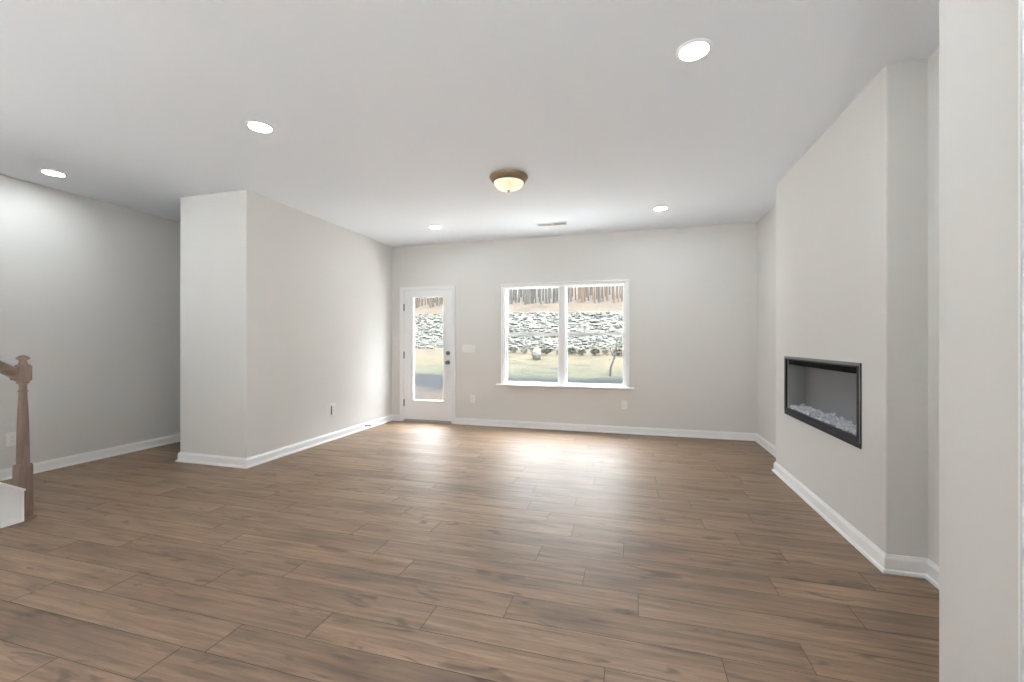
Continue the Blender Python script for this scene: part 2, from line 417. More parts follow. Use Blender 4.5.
dx0, dx1, dz0, dz1 = DOOR[0]+0.022, DOOR[1]-0.022, 0.036, 2.043
gx0, gx1, gz0, gz1 = -3.290, -2.780, 0.338, 1.932
dy0, dy1 = Y_BACK+0.006, Y_BACK+0.050
bm = new_bm()
box(bm, dx0, gx0, dy0, dy1, dz0, dz1); box(bm, gx1, dx1, dy0, dy1, dz0, dz1)
box(bm, gx0, gx1, dy0, dy1, dz0, gz0); box(bm, gx0, gx1, dy0, dy1, gz1, dz1)
slab = obj('door_slab', bm, M_DOOR, door)
LITE = [(0, 0), (0, 0.008), (0.008, 0.013), (0.020, 0.012), (0.030, 0.004), (0.030, 0)]
bm = new_bm(); frame_sweep(bm, gx0-0.026, gx1+0.026, gz0-0.026, gz1+0.026, LITE, dy0, True)
obj('glazing_frame', bm, M_VINYL, slab)
bm = new_bm(); box(bm, gx0, gx1, dy0+0.018, dy0+0.024, gz0, gz1); obj('door_pane', bm, M_PANE, slab)
for z in (0.289, 1.035, 1.781):
    bm = new_bm(); box(bm, DOOR[0]+0.012, DOOR[0]+0.030, Y_BACK-0.002, Y_BACK+0.004, z-0.05, z+0.05)
    lathe(bm, [(0.0065, z-0.054), (0.0065, z+0.054)], DOOR[0]+0.0205, Y_BACK-0.007, 10); obj('hinge', bm, M_NICKEL, door)
bm = new_bm(); rod_y(bm, -2.700, 0.927, dy0-0.008, dy0, 0.033); rod_y(bm, -2.700, 0.927, dy0-0.035, dy0-0.008, 0.012)
rings = [(0.014, 0.030), (0.026, 0.036), (0.029, 0.048), (0.026, 0.060), (0.014, 0.066)]
for (r0, a0), (r1, a1) in zip(rings, rings[1:]):
    lo = [bm.verts.new((-2.7+r0*cos(2*pi*k/20), dy0-a0, 0.927+r0*sin(2*pi*k/20))) for k in range(20)]
    hi = [bm.verts.new((-2.7+r1*cos(2*pi*k/20), dy0-a1, 0.927+r1*sin(2*pi*k/20))) for k in range(20)]
    for k in range(20): bm.faces.new((lo[k], lo[(k+1) % 20], hi[(k+1) % 20], hi[k]))
bm.faces.new(hi); bmesh.ops.remove_doubles(bm, verts=bm.verts, dist=1e-5)
obj('door_knob', bm, M_NICKEL, slab, smooth=40)
bm = new_bm(); rod_y(bm, -2.700, 1.069, dy0-0.012, dy0, 0.032); box(bm, -2.706, -2.694, dy0-0.032, dy0-0.012, 1.050, 1.088)
obj('deadbolt', bm, M_NICKEL, slab, smooth=40)

# twin single-hung window
win = bpy.data.objects.new('window_1', None); C.objects.link(win); win.location = (-0.95, Y_BACK, WIN[2]); win['kind'] = 'structure'
win['label'] = 'white twin sash window in back wall'
bm = new_bm(); frame_sweep(bm, -1.858, -0.038, 0.626, 2.086, [(a*0.8, t) for a, t in CAS], Y_BACK); obj('window_casing', bm, M_TRIM, win)
bm = new_bm(); box(bm, -1.925, 0.028, Y_BACK-0.045, Y_BACK, 0.600, 0.626); box(bm, WIN[0], WIN[1], Y_BACK, Y_BACK+0.075, 0.612, 0.626)
obj('window_stool', bm, M_TRIM, win, bevel=0.006)
FY0, FY1 = Y_BACK+0.035, Y_BACK+0.115
bm = new_bm(); t = 0.022
box(bm, WIN[0], WIN[0]+t, Y_BACK, FY1, 0.626, WIN[3]); box(bm, WIN[1]-t, WIN[1], Y_BACK, FY1, 0.626, WIN[3])
box(bm, WIN[0]+t, WIN[1]-t, Y_BACK, FY1, WIN[3]-t+0.008, WIN[3]); box(bm, WIN[0]+t, WIN[1]-t, FY0+0.04, FY1, 0.612, 0.634)
obj('window_frame', bm, M_VINYL, win)
bm = new_bm(); box(bm, -0.995, -0.912, Y_BACK+0.012, FY1, 0.626, WIN[3]-t+0.008); obj('mullion', bm, M_VINYL, win, bevel=0.004)
def sash(name, x0, x1, z0, z1, ya, sw, bot, top):
    yb = ya+0.028; bm = new_bm()
    box(bm, x0, x0+sw, ya, yb, z0, z1); box(bm, x1-sw, x1, ya, yb, z0, z1)
    box(bm, x0+sw, x1-sw, ya, yb, z0, z0+bot); box(bm, x0+sw, x1-sw, ya, yb, z1-top, z1)
    s = obj(name, bm, M_VINYL, win)
    bm = new_bm(); box(bm, x0+sw, x1-sw, ya+0.012, ya+0.017, z0+bot, z1-top); obj('window_pane', bm, M_PANE, s)
for x0, x1 in ((WIN[0]+t, -0.995), (-0.912, WIN[1]-t)):
    sash('lower_sash', x0, x1, 0.630, 1.372, FY0+0.005, 0.022, 0.028, 0.040)
    sash('upper_sash', x0, x1, 1.335, WIN[3]-t+0.008, FY0+0.040, 0.020, 0.038, 0.012)

# unseen glass door behind the viewer, added to light the room
for i, (xa, xb) in enumerate(REAR_FILL_WIN):
    z0, z1 = REAR_Z; yo = Y_REAR-0.10; f = 0.05
    w2 = bpy.data.objects.new('window_%d' % (i+2), None); C.objects.link(w2); w2.location = ((xa+xb)/2, Y_REAR, z0); w2['kind'] = 'structure'
    bm = new_bm(); box(bm, xa, xa+f, yo, yo+.06, z0, z1); box(bm, xb-f, xb, yo, yo+.06, z0, z1); box(bm, xa+f, xb-f, yo, yo+.06, z0, z0+f); box(bm, xa+f, xb-f, yo, yo+.06, z1-f, z1)
    obj('window_frame', bm, M_VINYL, w2)
    bm = new_bm(); box(bm, xa+f, xb-f, yo+.02, yo+.026, z0+f, z1-f); obj('window_pane', bm, M_PANE, w2)

w4 = bpy.data.objects.new('window_3', None); C.objects.link(w4); w4.location = (X_LEFT, sum(LEFT_FILL_WIN)/2, REAR_Z[0]); w4['kind'] = 'structure'  # left-wall glass door, also added to let light in
(ya, yb), (z0, z1), xo, f = LEFT_FILL_WIN, REAR_Z, X_LEFT-0.10, 0.05
bm = new_bm(); box(bm, xo, xo+.06, ya, ya+f, z0, z1); box(bm, xo, xo+.06, yb-f, yb, z0, z1); box(bm, xo, xo+.06, ya+f, yb-f, z0, z0+f); box(bm, xo, xo+.06, ya+f, yb-f, z1-f, z1)
box(bm, xo, xo+.06, sum(LEFT_FILL_WIN)/2-.03, sum(LEFT_FILL_WIN)/2+.03, z0+f, z1-f); obj('window_frame', bm, M_VINYL, w4)
bm = new_bm(); box(bm, xo+.02, xo+.026, ya+f, yb-f, z0+f, z1-f); obj('window_pane', bm, M_PANE, w4)

# door casing on the pantry wall at the right edge
bm = new_bm()
prof = [(0, 0), (0.002, 0.012), (0.009, 0.0125), (0.010, 0.004), (0.014, 0.004), (0.0155, 0.014), (0.060, 0.013), (0.064, 0.0)]
yc = 1.356
prism(bm, [(X_PANTRY-t2, yc-a) for a, t2 in prof], 0, 2.105)
struct('trim_1', bm, M_TRIM)

# ------------------------------------------------------------------ fireplace
FY = (3.023, 4.345, 0.599, 1.114)
fp = thing('electric_fireplace', (X_CHASE, (FY[0]+FY[1])/2, FY[2]), 'black-framed linear electric fireplace with glass front set in bumped-out wall', 'fireplace')
def ring_yz(bm, o, i, xa, xb):
    (a0, a1, c0, c1), (b0, b1, d0, d1) = o, i
    box(bm, xa, xb, a0, b0, c0, c1); box(bm, xa, xb, b1, a1, c0, c1); box(bm, xa, xb, b0, b1, c0, d0); box(bm, xa, xb, b0, b1, d1, c1)
bm = new_bm(); inner = (FY[0]+0.046, FY[1]-0.036, FY[2]+0.062, FY[3]-0.028)
ring_yz(bm, FY, inner, X_CHASE-0.008, X_CHASE+0.006); obj('frame', bm, M_BLACK, fp, bevel=0.002)
bm = new_bm()                                   # slim metal edge round the frame
e = 0.009
ring_yz(bm, (FY[0], FY[1], FY[2]+0.03, FY[3]), (FY[0]+e, FY[1]-e, FY[2]+0.03, FY[3]-0.018), X_CHASE-0.0095, X_CHASE-0.0075)
obj('edge_trim', bm, M_STEEL, fp)
bx0, bx1 = X_CHASE+0.006, X_CHASE+0.150
bm = new_bm()
box(bm, bx1-0.006, bx1, FB[0]+0.004, FB[1]-0.004, FB[2]+0.004, FB[3]-0.004)
obj('back_panel', bm, M_GREYBACK, fp)
bm = new_bm()
box(bm, bx0, bx1-0.006, FB[0]+0.004, FB[0]+0.03, FB[2]+0.004, FB[3]-0.004); box(bm, bx0, bx1-0.006, FB[1]-0.03, FB[1]-0.004, FB[2]+0.004, FB[3]-0.004)
box(bm, bx0+0.010, bx1-0.006, FB[0]+0.03, FB[1]-0.03, FB[2]+0.004, FB[2]+0.045)
obj('firebox', bm, M_GREYBACK, fp)
bm = new_bm(); box(bm, bx0+0.008, bx1-0.006, FB[0]+0.03, FB[1]-0.03, FB[3]-0.022, FB[3]-0.004); box(bm, bx0+0.008, bx0+0.014, FB[0]+0.03, FB[1]-0.03, FB[3]-0.060, FB[3]-0.022)
obj('heater_grille', bm, M_BLACKM, fp)
bm = new_bm(); rc = random.Random(3)
for i in range(620):
    s = rc.uniform(0.006, 0.017); cx = rc.uniform(bx0+0.016, bx1-0.03); cy = rc.uniform(FB[0]+0.04, FB[1]-0.045)
    cz = FB[2]+0.045+s*0.55+rc.random()**2*0.034*(0.4+(cx-bx0)/0.14)
    r = bmesh.ops.create_icosphere(bm, subdivisions=1, radius=s)
    for v in r['verts']:
        v.co = Vector((v.co.x*rc.uniform(.6, 1.3)+cx, v.co.y*rc.uniform(.6, 1.3)+cy, v.co.z*rc.uniform(.6, 1.2)+cz))
lb = new_bm(); box(lb, bx0+0.001, bx0+0.007, FB[0]+0.04, FB[1]-0.04, FB[2]+0.016, FB[2]+0.022); obj('light_strip', lb, M_LED, fp)
cb = obj('crystal_bed', bm, M_CRYSTAL, fp); cb['kind'] = 'stuff'; cb['label'] = 'bed of clear crystal chips'
bm = new_bm(); box(bm, X_CHASE-0.004, X_CHASE+0.001, inner[0], inner[1], inner[2], inner[3]); obj('glass_front', bm, M_FIREGLASS, fp)

# ------------------------------------------------------------------ ceiling fixtures
def make_downlight(x, y):
    t = thing('recessed_light', (x, y, H), 'x', 'ceiling light', 'round recessed ceiling lights')
    bm = new_bm(); lathe(bm, [(0.066, H-0.002), (0.070, H-0.009), (0.080, H-0.008), (0.087, H-0.003), (0.088, H), (0.066, H)], x, y, 40, cap=False)
    obj('trim_ring', bm, M_TRIM, t, smooth=50)
    bm = new_bm(); lathe(bm, [(0.0665, H-0.001), (0.0665, H-0.0045), (0.04, H-0.006), (0, H-0.0065)], x, y, 40); obj('lens', bm, M_LENS, t, smooth=50)
    return t
lights = [(0.306, 2.367, 'large bright recessed ceiling light nearest the fireplace and the photo\'s top'),
          (-2.497, 2.386, 'recessed ceiling light in front of the corner of the projecting wall'),
          (-4.945, 2.540, 'recessed ceiling light at far left above the stair post and alcove'),
          (-2.476, 5.090, 'small recessed ceiling light in front of the glass back door'),
          (0.305, 5.060, 'small recessed ceiling light near back wall right of ceiling vent')]
first = None
for x, y, lab in lights:
    if first is None: first = make_downlight(x, y); first['label'] = lab
    else: copy_thing(first, (x, y, H), lab)

fx, fy = -1.080, 3.722
fm = thing('flush_mount_light', (fx, fy, H), 'round bronze flush ceiling light with glowing cream glass bowl', 'ceiling light')
bm = new_bm()
lathe(bm, [(0.166, H), (0.174, H-0.004), (0.175, H-0.012), (0.168, H-0.022), (0.160, H-0.030), (0.152, H-0.046), (0.146, H-0.056), (0.140, H-0.060), (0.134, H-0.058), (0.134, H-0.050), (0.0, H-0.050)], fx, fy, 56, cap=False)
obj('pan', bm, M_BRONZE, fm, smooth=50)
mb = bpy.data.materials.new('alabaster_glass'); mb.use_nodes = True; n = mb.node_tree; b = n.nodes['Principled BSDF']
tcn = n.nodes.new('ShaderNodeTexCoord'); ns = n.nodes.new('ShaderNodeTexNoise'); ns.inputs['Scale'].default_value = 9; ns.inputs['Detail'].default_value = 4; ns.inputs['Distortion'].default_value = 1.2
rr = n.nodes.new('ShaderNodeValToRGB'); rr.color_ramp.elements[0].position = .35; rr.color_ramp.elements[0].color = (0.50, 0.41, 0.26, 1)
rr.color_ramp.elements[1].position = .62; rr.color_ramp.elements[1].color = (0.68, 0.62, 0.46, 1)
n.links.new(tcn.outputs['Object'], ns.inputs['Vector']); n.links.new(ns.outputs[0], rr.inputs[0])
b.inputs['Base Color'].default_value = (0.55, 0.50, 0.40, 1); b.inputs['Roughness'].default_value = 0.25
n.links.new(rr.outputs[0], b.inputs['Emission Color']); b.inputs['Emission Strength'].default_value = BOWL_L
bm = new_bm(); prof = [(0.136*cos(a), H-0.058-0.070*sin(a)) for a in [k*pi/2/10 for k in range(11)]]; prof[-1] = (0, H-0.128)
lathe(bm, prof, fx, fy, 56, cap=False); obj('glass_bowl', bm, mb, fm, smooth=60)
bm = new_bm(); lathe(bm, [(0, H-0.126), (0.014, H-0.127), (0.015, H-0.131), (0.008, H-0.134), (0.010, H-0.139), (0.006, H-0.144), (0, H-0.146)], fx, fy, 20, cap=False)
obj('finial', bm, M_BRONZE, fm, smooth=50)

vx, vy, vw, vh = -0.985, 5.375, 0.40, 0.150
vt = thing('ceiling_vent', (vx, vy, H), 'white rectangular two-way air register in ceiling near back wall', 'vent')
bm = new_bm()
for a in ((vx-vw/2, vx+vw/2, vy-vh/2, vy-vh/2+.022), (vx-vw/2, vx+vw/2, vy+vh/2-.022, vy+vh/2), (vx-vw/2, vx-vw/2+.022, vy-vh/2+.022, vy+vh/2-.022), (vx+vw/2-.022, vx+vw/2, vy-vh/2+.022, vy+vh/2-.022), (vx-.006, vx+.006, vy-vh/2+.022, vy+vh/2-.022)):
    box(bm, *a, H-0.007, H)
obj('frame', bm, M_TRIM, vt, bevel=0.003)
bm = new_bm(); box(bm, vx-vw/2+.022, vx+vw/2-.022, vy-vh/2+.022, vy+vh/2-.022, H-0.0008, H); obj('duct_opening', bm, M_SLOT, vt)
for k in range(12):
    for sgn, x0 in ((-1, vx-vw/2+.024), (1, vx+.008)):
        xx = x0 + (k+.5)*(vw/2-.032)/12
        bm = new_bm(); d = 0.0040 if sgn > 0 else -0.0012
        prism(bm, [(xx-d-.0007, H-.0015), (xx+d-.0007, H-.0065), (xx+d+.0007, H-.0065), (xx-d+.0007, H-.0015)], vy-vh/2+.022, vy+vh/2-.022, lambda a, b_, z: (a, z, b_))
        obj('slat', bm, M_TRIM, vt)

# ------------------------------------------------------------------ outlets, switches, door stop
def plate(name, c, axis, pw, ph, label, cat, kind, group=None):
    """a wall plate: axis '-y' on the back wall, '+x' on a wall that faces right"""
    t = thing(name, c, label, cat, group)
    def bx(bm, a0, a1, z0, z1, d0, d1):
        if axis == '-y': box(bm, c[0]+a0, c[0]+a1, c[1]-d1, c[1]-d0, c[2]+z0, c[2]+z1)
        else: box(bm, c[0]+d0, c[0]+d1, c[1]+a0, c[1]+a1, c[2]+z0, c[2]+z1)
    bm = new_bm(); bx(bm, -pw/2, pw/2, -ph/2, ph/2, 0, 0.006); obj('cover_plate', bm, M_PLATE, t, bevel=0.002)
    if kind == 'outlet':
        bm = new_bm(); bx(bm, -0.017, 0.017, -0.034, 0.034, 0.006, 0.0085); rc = obj('receptacle', bm, M_PLATE, t, bevel=0.002)
        for z in (-0.018, 0.018):
            for a in (-0.007, 0.006):
                bm = new_bm(); bx(bm, a, a+0.002, z-0.005, z+0.005, 0.0083, 0.009); obj('slot', bm, M_SLOT, rc)
    else:
        n = kind
        for i in range(n):
            a = (i-(n-1)/2)*0.046
            bm = new_bm(); bx(bm, a-0.0165, a+0.0165, -0.033, 0.033, 0.006, 0.0095); obj('rocker', bm, M_PLATE, t, bevel=0.002)
    return t
plate('wall_switch', (-2.365, Y_BACK, 1.142), '-y', 0.205, 0.118, 'white wide switch plate on back wall right of glass door', 'light switch', 4)
plate('wall_outlet', (-2.303, Y_BACK, 0.390), '-y', 0.072, 0.118, 'white outlet low on back wall between glass door and window', 'outlet', 'outlet', 'low white wall outlets')
plate('wall_outlet', (-0.105, Y_BACK, 0.385), '-y', 0.072, 0.118, 'white outlet low on back wall under right end of window sill', 'outlet', 'outlet', 'low white wall outlets')
plate('wall_outlet', (X_LEFT, 2.505, 0.356), '+x', 0.072, 0.125, 'white outlet on alcove wall just behind the wooden stair post', 'outlet', 'outlet', 'low white wall outlets')
t = plate('wall_outlet', (X_CLOSET, 4.59, 0.388), '+x', 0.098, 0.150, 'white outlet with dark gap on long wall left of door', 'outlet', 'outlet', 'low white wall outlets')
bm = new_bm(); box(bm, X_CLOSET+0.0055, X_CLOSET+0.0075, 4.59-0.036, 4.59-0.018, 0.388-0.066, 0.388+0.045); obj('dark_gap', bm, M_SLOT, t)['label'] = 'dark upright gap'
ds = thing('door_stop', (X_CLOSET+0.0135, 5.265, 0.052), 'small dark rod door stop on baseboard of long left wall', 'door stop')
bm = new_bm()
tube(bm, [(X_CLOSET+0.0135, 5.265, 0.052), (X_CLOSET+0.0165, 5.265, 0.052)], [0.012, 0.012], 14); tube(bm, [(X_CLOSET+0.0165, 5.265, 0.052), (X_CLOSET+0.080, 5.265, 0.052)], [0.005, 0.005], 10)
obj('rod', bm, M_NICKEL, ds)
bm = new_bm(); tube(bm, [(X_CLOSET+0.080, 5.265, 0.052), (X_CLOSET+0.094, 5.265, 0.052)], [0.009, 0.009], 14); obj('rubber_tip', bm, M_SLOT, ds)

# ------------------------------------------------------------------ staircase, only its foot stands in view
NX, NY, NS = -4.117, 1.950, 0.0365
NB = 0.0330
st = thing('staircase', (NX, NY, 0), 'staircase foot at left with turned wooden newel post, handrail and white skirt panel', 'staircase')
bm = new_bm()
def sq(bm, z0, z1, s0, s1=None):
    s1 = s0 if s1 is None else s1
    lo = [bm.verts.new((NX+a*s0, NY+b*s0, z0)) for a, b in ((-1, -1), (1, -1), (1, 1), (-1, 1))]
    hi = [bm.verts.new((NX+a*s1, NY+b*s1, z1)) for a, b in ((-1, -1), (1, -1), (1, 1), (-1, 1))]
    bm.faces.new(lo[::-1]); bm.faces.new(hi)
    for i in range(4): bm.faces.new((lo[i], lo[(i+1) % 4], hi[(i+1) % 4], hi[i]))
sq(bm, 0, 0.372, NS); sq(bm, 0.372, 0.386, NS, NS*0.86)
lathe(bm, [(0.0315, 0.384), (0.0335, 0.394), (0.0335, 0.43), (0.032, 0.52), (0.0295, 0.66), (0.026, 0.78), (0.0215, 0.870), (0.0215, 0.886), (0.0255, 0.890), (0.0270, 0.896), (0.0255, 0.902), (0.0205, 0.906), (0.0205, 0.936), (0.0235, 0.946), (0.0320, 0.951), (0.0335, 0.957), (0.0320, 0.963), (0.027, 0.968)], NX, NY, 28)
sq(bm, 0.966, 0.978, NB*0.86, NB); sq(bm, 0.978, 1.066, NB); sq(bm, 1.066, 1.082, NB, NB*0.80)
post = obj('newel_post', bm, M_OAK, st, smooth=35)
bm = new_bm(); lathe(bm, [(0.026, 1.080), (0.023, 1.092), (0.0185, 1.104), (0.0205, 1.112), (0.032, 1.119), (0.0355, 1.126), (0.034, 1.131), (0.024, 1.140), (0.012, 1.147), (0, 1.149)], NX, NY, 28, cap=False)
obj('finial', bm, M_OAK, post, smooth=50)
bm = new_bm(); s = NS+0.013; box(bm, NX-s, NX+s, NY-s, NY+s, 0, 0.016); obj('base_shoe', bm, M_OAK, post, bevel=0.004)
# handrail climbs towards the viewer's left, along -y
SL = 0.69
def along(y, z): return z + (NY-NS-y)*SL
bm = new_bm(); prof = [(-0.024, -0.030), (0.024, -0.030), (0.026, -0.012), (0.020, -0.004), (0.031, 0.010), (0.030, 0.024), (0.018, 0.034), (-0.018, 0.034), (-0.030, 0.024), (-0.031, 0.010), (-0.020, -0.004), (-0.026, -0.012)]
ya, yb = NY-NS, 0.55
A = [bm.verts.new((NX+a, ya, along(ya, 1.018)+z/cos(math.atan(SL)))) for a, z in prof]; B = [bm.verts.new((NX+a, yb, along(yb, 1.018)+z/cos(math.atan(SL)))) for a, z in prof]
bm.faces.new(A); bm.faces.new(B[::-1])
for i in range(len(prof)): bm.faces.new((A[i], B[i], B[(i+1) % len(prof)], A[(i+1) % len(prof)]))
obj('handrail', bm, M_OAKRAIL, st, smooth=40)
bm = new_bm(); box(bm, NX-0.040, NX+0.040, NY-NS-0.012, NY-NS, 0.975, 1.066); obj('rail_rosette', bm, M_OAK, st, bevel=0.004)
# steps
XS = -4.075
for i in range(6):
    yr = 1.880 - i*0.262
    bm = new_bm(); box(bm, X_LEFT+0.02, XS, yr-0.262-0.0, yr-0.242, i*0.181, (i+1)*0.181-0.026) if False else box(bm, X_LEFT+0.02, XS, yr-0.018, yr, i*0.181, (i+1)*0.181-0.026)
    obj('riser', bm, M_TRIM, st)
    bm = new_bm(); box(bm, X_LEFT+0.02, XS, yr-0.262, yr+0.028, (i+1)*0.181-0.026, (i+1)*0.181); obj('tread', bm, M_TREAD, st, bevel=0.008)
# white panel that closes the side of the steps
xf = lambda a, b_, z: (z, a, b_)
ye, yend = 1.926, 0.30
zt = lambda y: 0.212 + (ye-y)*0.69
bm = new_bm(); prism(bm, [(yend, 0.0), (ye, 0.0), (ye, zt(ye)), (yend, zt(yend))], -4.072, -4.060, xf); sk = obj('skirt_panel', bm, M_TRIM, st)
bm = new_bm()
prism(bm, [(ye-0.014, 0.0), (ye, 0.0), (ye, zt(ye)), (ye-0.014, zt(ye-0.014))], -4.060, -4.052, xf)
prism(bm, [(yend, zt(yend)-0.020), (ye-0.014, zt(ye-0.014)-0.020), (ye-0.014, zt(ye-0.014)), (yend, zt(yend))], -4.060, -4.052, xf)
prism(bm, [(yend, zt(yend)), (ye+0.004, zt(ye+0.004)), (ye+0.004, zt(ye+0.004)+0.014), (yend, zt(yend)+0.014)], -4.078, -4.044, xf)
prism(bm, [(yend, 0.0), (ye-0.014, 0.0), (ye-0.014, 0.014), (yend, 0.014)], -4.060, -4.046, xf)
obj('skirt_trim', bm, M_TRIM, sk)

# ------------------------------------------------------------------ unseen shade block, porch slab and pale paving, added for the light
bm = new_bm(); box(bm, X_LEFT-0.5, 14, Y_REAR-WT, Y_BACK+WT, H+0.15, 34.0); box(bm, -40, X_LEFT-0.5, Y_BACK-3, Y_BACK+WT, -0.3, 34.0); box(bm, X_RIGHT+WT, 14, Y_REAR-WT, Y_BACK+WT, -0.3, H+0.15); struct('wall_shade_block', bm, M_SIDING)  # unseen tall block added so the yard stays out of the sun
bm = new_bm(); prism(bm, [(Y_REAR-0.6, 34.0), (Y_BACK+0.55, 34.0), (Y_BACK+0.55, 34.2), (2.0, 37.0), (Y_REAR-0.6, 34.2)], X_LEFT-0.9, 14.4, lambda a, b_, z: (z, a, b_)); struct('shade_block_top', bm, M_ROOF)  # top of the added shade block, equally unseen
bm = new_bm(); box(bm, X_LEFT-0.5, 3.2, Y_REAR-8.2, Y_REAR-WT, H+0.02, H+0.15); struct('porch_sun_blocker', bm, M_TRIM)  # added unseen slab that keeps direct sun off the rear glass
bm = new_bm(); box(bm, -30, 24, -30, Y_REAR-WT, -0.35, -0.20); box(bm, -12, X_LEFT-WT, Y_REAR-WT, 2.0, -0.35, -0.20); struct('bounce_ground', bm, M_CONCRETE)  # added pale paving outside the glass doors, bounces light indoors

# ------------------------------------------------------------------ the yard and bank behind the house
PROF = [(6.0, -0.30), (12, -0.30), (16.5, -0.22), (19, 0.05), (22.5, 0.72), (24, 1.15), (27, 2.35), (30, 3.55), (31.5, 3.95), (34, 4.35), (40, 5.2), (60, 10.5)]
def ground_z(x, y):
    for (a, za), (b, zb) in zip(PROF, PROF[1:]):
        if y <= b: z = za + (zb-za)*max(0, (y-a)/(b-a)); break
    else: z = PROF[-1][1]
    amp = min(1, max(0, (y-9)/8))
    return z + amp*(0.16*noise.noise((x*0.22, y*0.22, 3)) + 0.05*noise.noise((x*0.9, y*0.9, 7)))
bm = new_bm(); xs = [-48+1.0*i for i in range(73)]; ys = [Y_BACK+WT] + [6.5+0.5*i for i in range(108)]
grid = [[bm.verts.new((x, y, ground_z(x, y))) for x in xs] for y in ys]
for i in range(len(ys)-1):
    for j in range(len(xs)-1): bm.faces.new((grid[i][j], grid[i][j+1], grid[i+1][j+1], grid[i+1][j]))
mg = bpy.data.materials.new('yard_ground'); mg.use_nodes = True; n = mg.node_tree; L = n.links; b = n.nodes['Principled BSDF']
b.inputs['Roughness'].default_value = 0.95; b.inputs['Specular IOR Level'].default_value = 0.1
g = n.nodes.new('ShaderNodeTexCoord'); sx = n.nodes.new('ShaderNodeSeparateXYZ'); L.new(g.outputs['Object'], sx.inputs[0])
def gn(scale, detail=5):
    q = n.nodes.new('ShaderNodeTexNoise'); q.inputs['Scale'].default_value = scale; q.inputs['Detail'].default_value = detail; L.new(g.outputs['Object'], q.inputs['Vector']); return q.outputs[0]
def gramp(src, pts, interp='LINEAR'):
    r = n.nodes.new('ShaderNodeValToRGB'); r.color_ramp.interpolation = interp; e = r.color_ramp.elements
    e[0].position, e[0].color = pts[0][0], (*pts[0][1], 1); e[1].position, e[1].color = pts[-1][0], (*pts[-1][1], 1)
    for p_, c_ in pts[1:-1]: q = e.new(p_); q.color = (*c_, 1)
    L.new(src, r.inputs[0]); return r.outputs[0]
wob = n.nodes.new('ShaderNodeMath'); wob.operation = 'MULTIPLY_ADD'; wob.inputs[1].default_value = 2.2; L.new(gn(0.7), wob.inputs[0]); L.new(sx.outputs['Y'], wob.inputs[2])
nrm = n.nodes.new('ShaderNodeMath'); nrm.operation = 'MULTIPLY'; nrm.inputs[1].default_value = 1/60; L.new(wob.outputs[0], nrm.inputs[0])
q = lambda y: (y+1.1)/60  # nearest zone: unseen pale strip, added to bounce light indoors
zones = gramp(nrm.outputs[0], [(q(7.6), (0.72, 0.71, 0.69)), (q(9.0), (0.70, 0.69, 0.67)), (q(9.4), (0.021, 0.0145, 0.011)), (q(12.4), (0.0165, 0.0125, 0.0105)), (q(13.2), (0.0035, 0.0038, 0.0050)), (q(16.6), (0.0036, 0.0040, 0.0050)), (q(17.2), (0.016, 0.0172, 0.0120)), (q(20.5), (0.030, 0.0255, 0.0160)),  # dark blue-grey band paints the house's cast shadow into the ground colour
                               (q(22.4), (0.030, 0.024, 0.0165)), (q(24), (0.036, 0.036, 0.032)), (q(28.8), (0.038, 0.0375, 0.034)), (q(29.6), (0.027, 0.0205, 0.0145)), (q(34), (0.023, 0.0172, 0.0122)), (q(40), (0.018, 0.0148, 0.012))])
mx = n.nodes.new('ShaderNodeMix'); mx.data_type = 'RGBA'; mx.blend_type = 'MULTIPLY'; mx.inputs[0].default_value = 1.0
L.new(zones, mx.inputs[6]); mp_ = n.nodes.new('ShaderNodeMapping'); mp_.inputs['Scale'].default_value = (0.55, 1.0, 1.0); L.new(g.outputs['Object'], mp_.inputs[0])
pt_ = n.nodes.new('ShaderNodeTexNoise'); pt_.inputs['Scale'].default_value = 1.5; pt_.inputs['Detail'].default_value = 7; pt_.inputs['Roughness'].default_value = 0.68; L.new(mp_.outputs[0], pt_.inputs['Vector'])
L.new(gramp(pt_.outputs[0], [(0.34, (0.42, 0.46, 0.44)), (0.45, (0.78, 0.80, 0.78)), (0.53, (1.0, 0.97, 0.92)), (0.62, (1.15, 0.98, 0.86)), (0.70, (1.35, 1.30, 1.22))]), mx.inputs[7])
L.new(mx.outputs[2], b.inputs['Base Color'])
gb = n.nodes.new('ShaderNodeBump'); gb.inputs['Strength'].default_value = 0.7; gb.inputs['Distance'].default_value = 0.08; L.new(gn(4.5, 8), gb.inputs['Height']); L.new(gb.outputs[0], b.inputs['Normal'])
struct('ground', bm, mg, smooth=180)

rr_ = random.Random(11)
def field_x(y, margin=1.5): return rr_.uniform(-0.60*y-margin, 0.06*y+margin)
bm = new_bm()                                   # the bank of pale stones
for i in range(2600):
    y = rr_.uniform(22.9, 29.3); x = field_x(y); s = rr_.choice((0.06, 0.08, 0.10, 0.12, 0.14, 0.18))*rr_.uniform(.8, 1.2)
    r = bmesh.ops.create_icosphere(bm, subdivisions=1, radius=s); z = ground_z(x, y)+s*0.08
    k = [rr_.uniform(.7, 1.4) for _ in range(3)]
    for v in r['verts']: v.co = Vector((v.co.x*k[0]*rr_.uniform(.85, 1.15)+x, v.co.y*k[1]*rr_.uniform(.85, 1.15)+y, v.co.z*k[2]*.42*rr_.uniform(.85, 1.15)+z))
tag(obj('rock_bank', bm, M_ROCK), 'sunlit bank of pale broken stones below the bare woods', 'rocks', kind='stuff')
bm = new_bm(); r = bmesh.ops.create_icosphere(bm, subdivisions=2, radius=0.30)
bx, by = -4.58, 20.8
for v in r['verts']: v.co = Vector((v.co.x*.85, v.co.y*.8, v.co.z*1.2)) * (1+.18*noise.noise(v.co*5)) + Vector((bx, by, ground_z(bx, by)+.22))
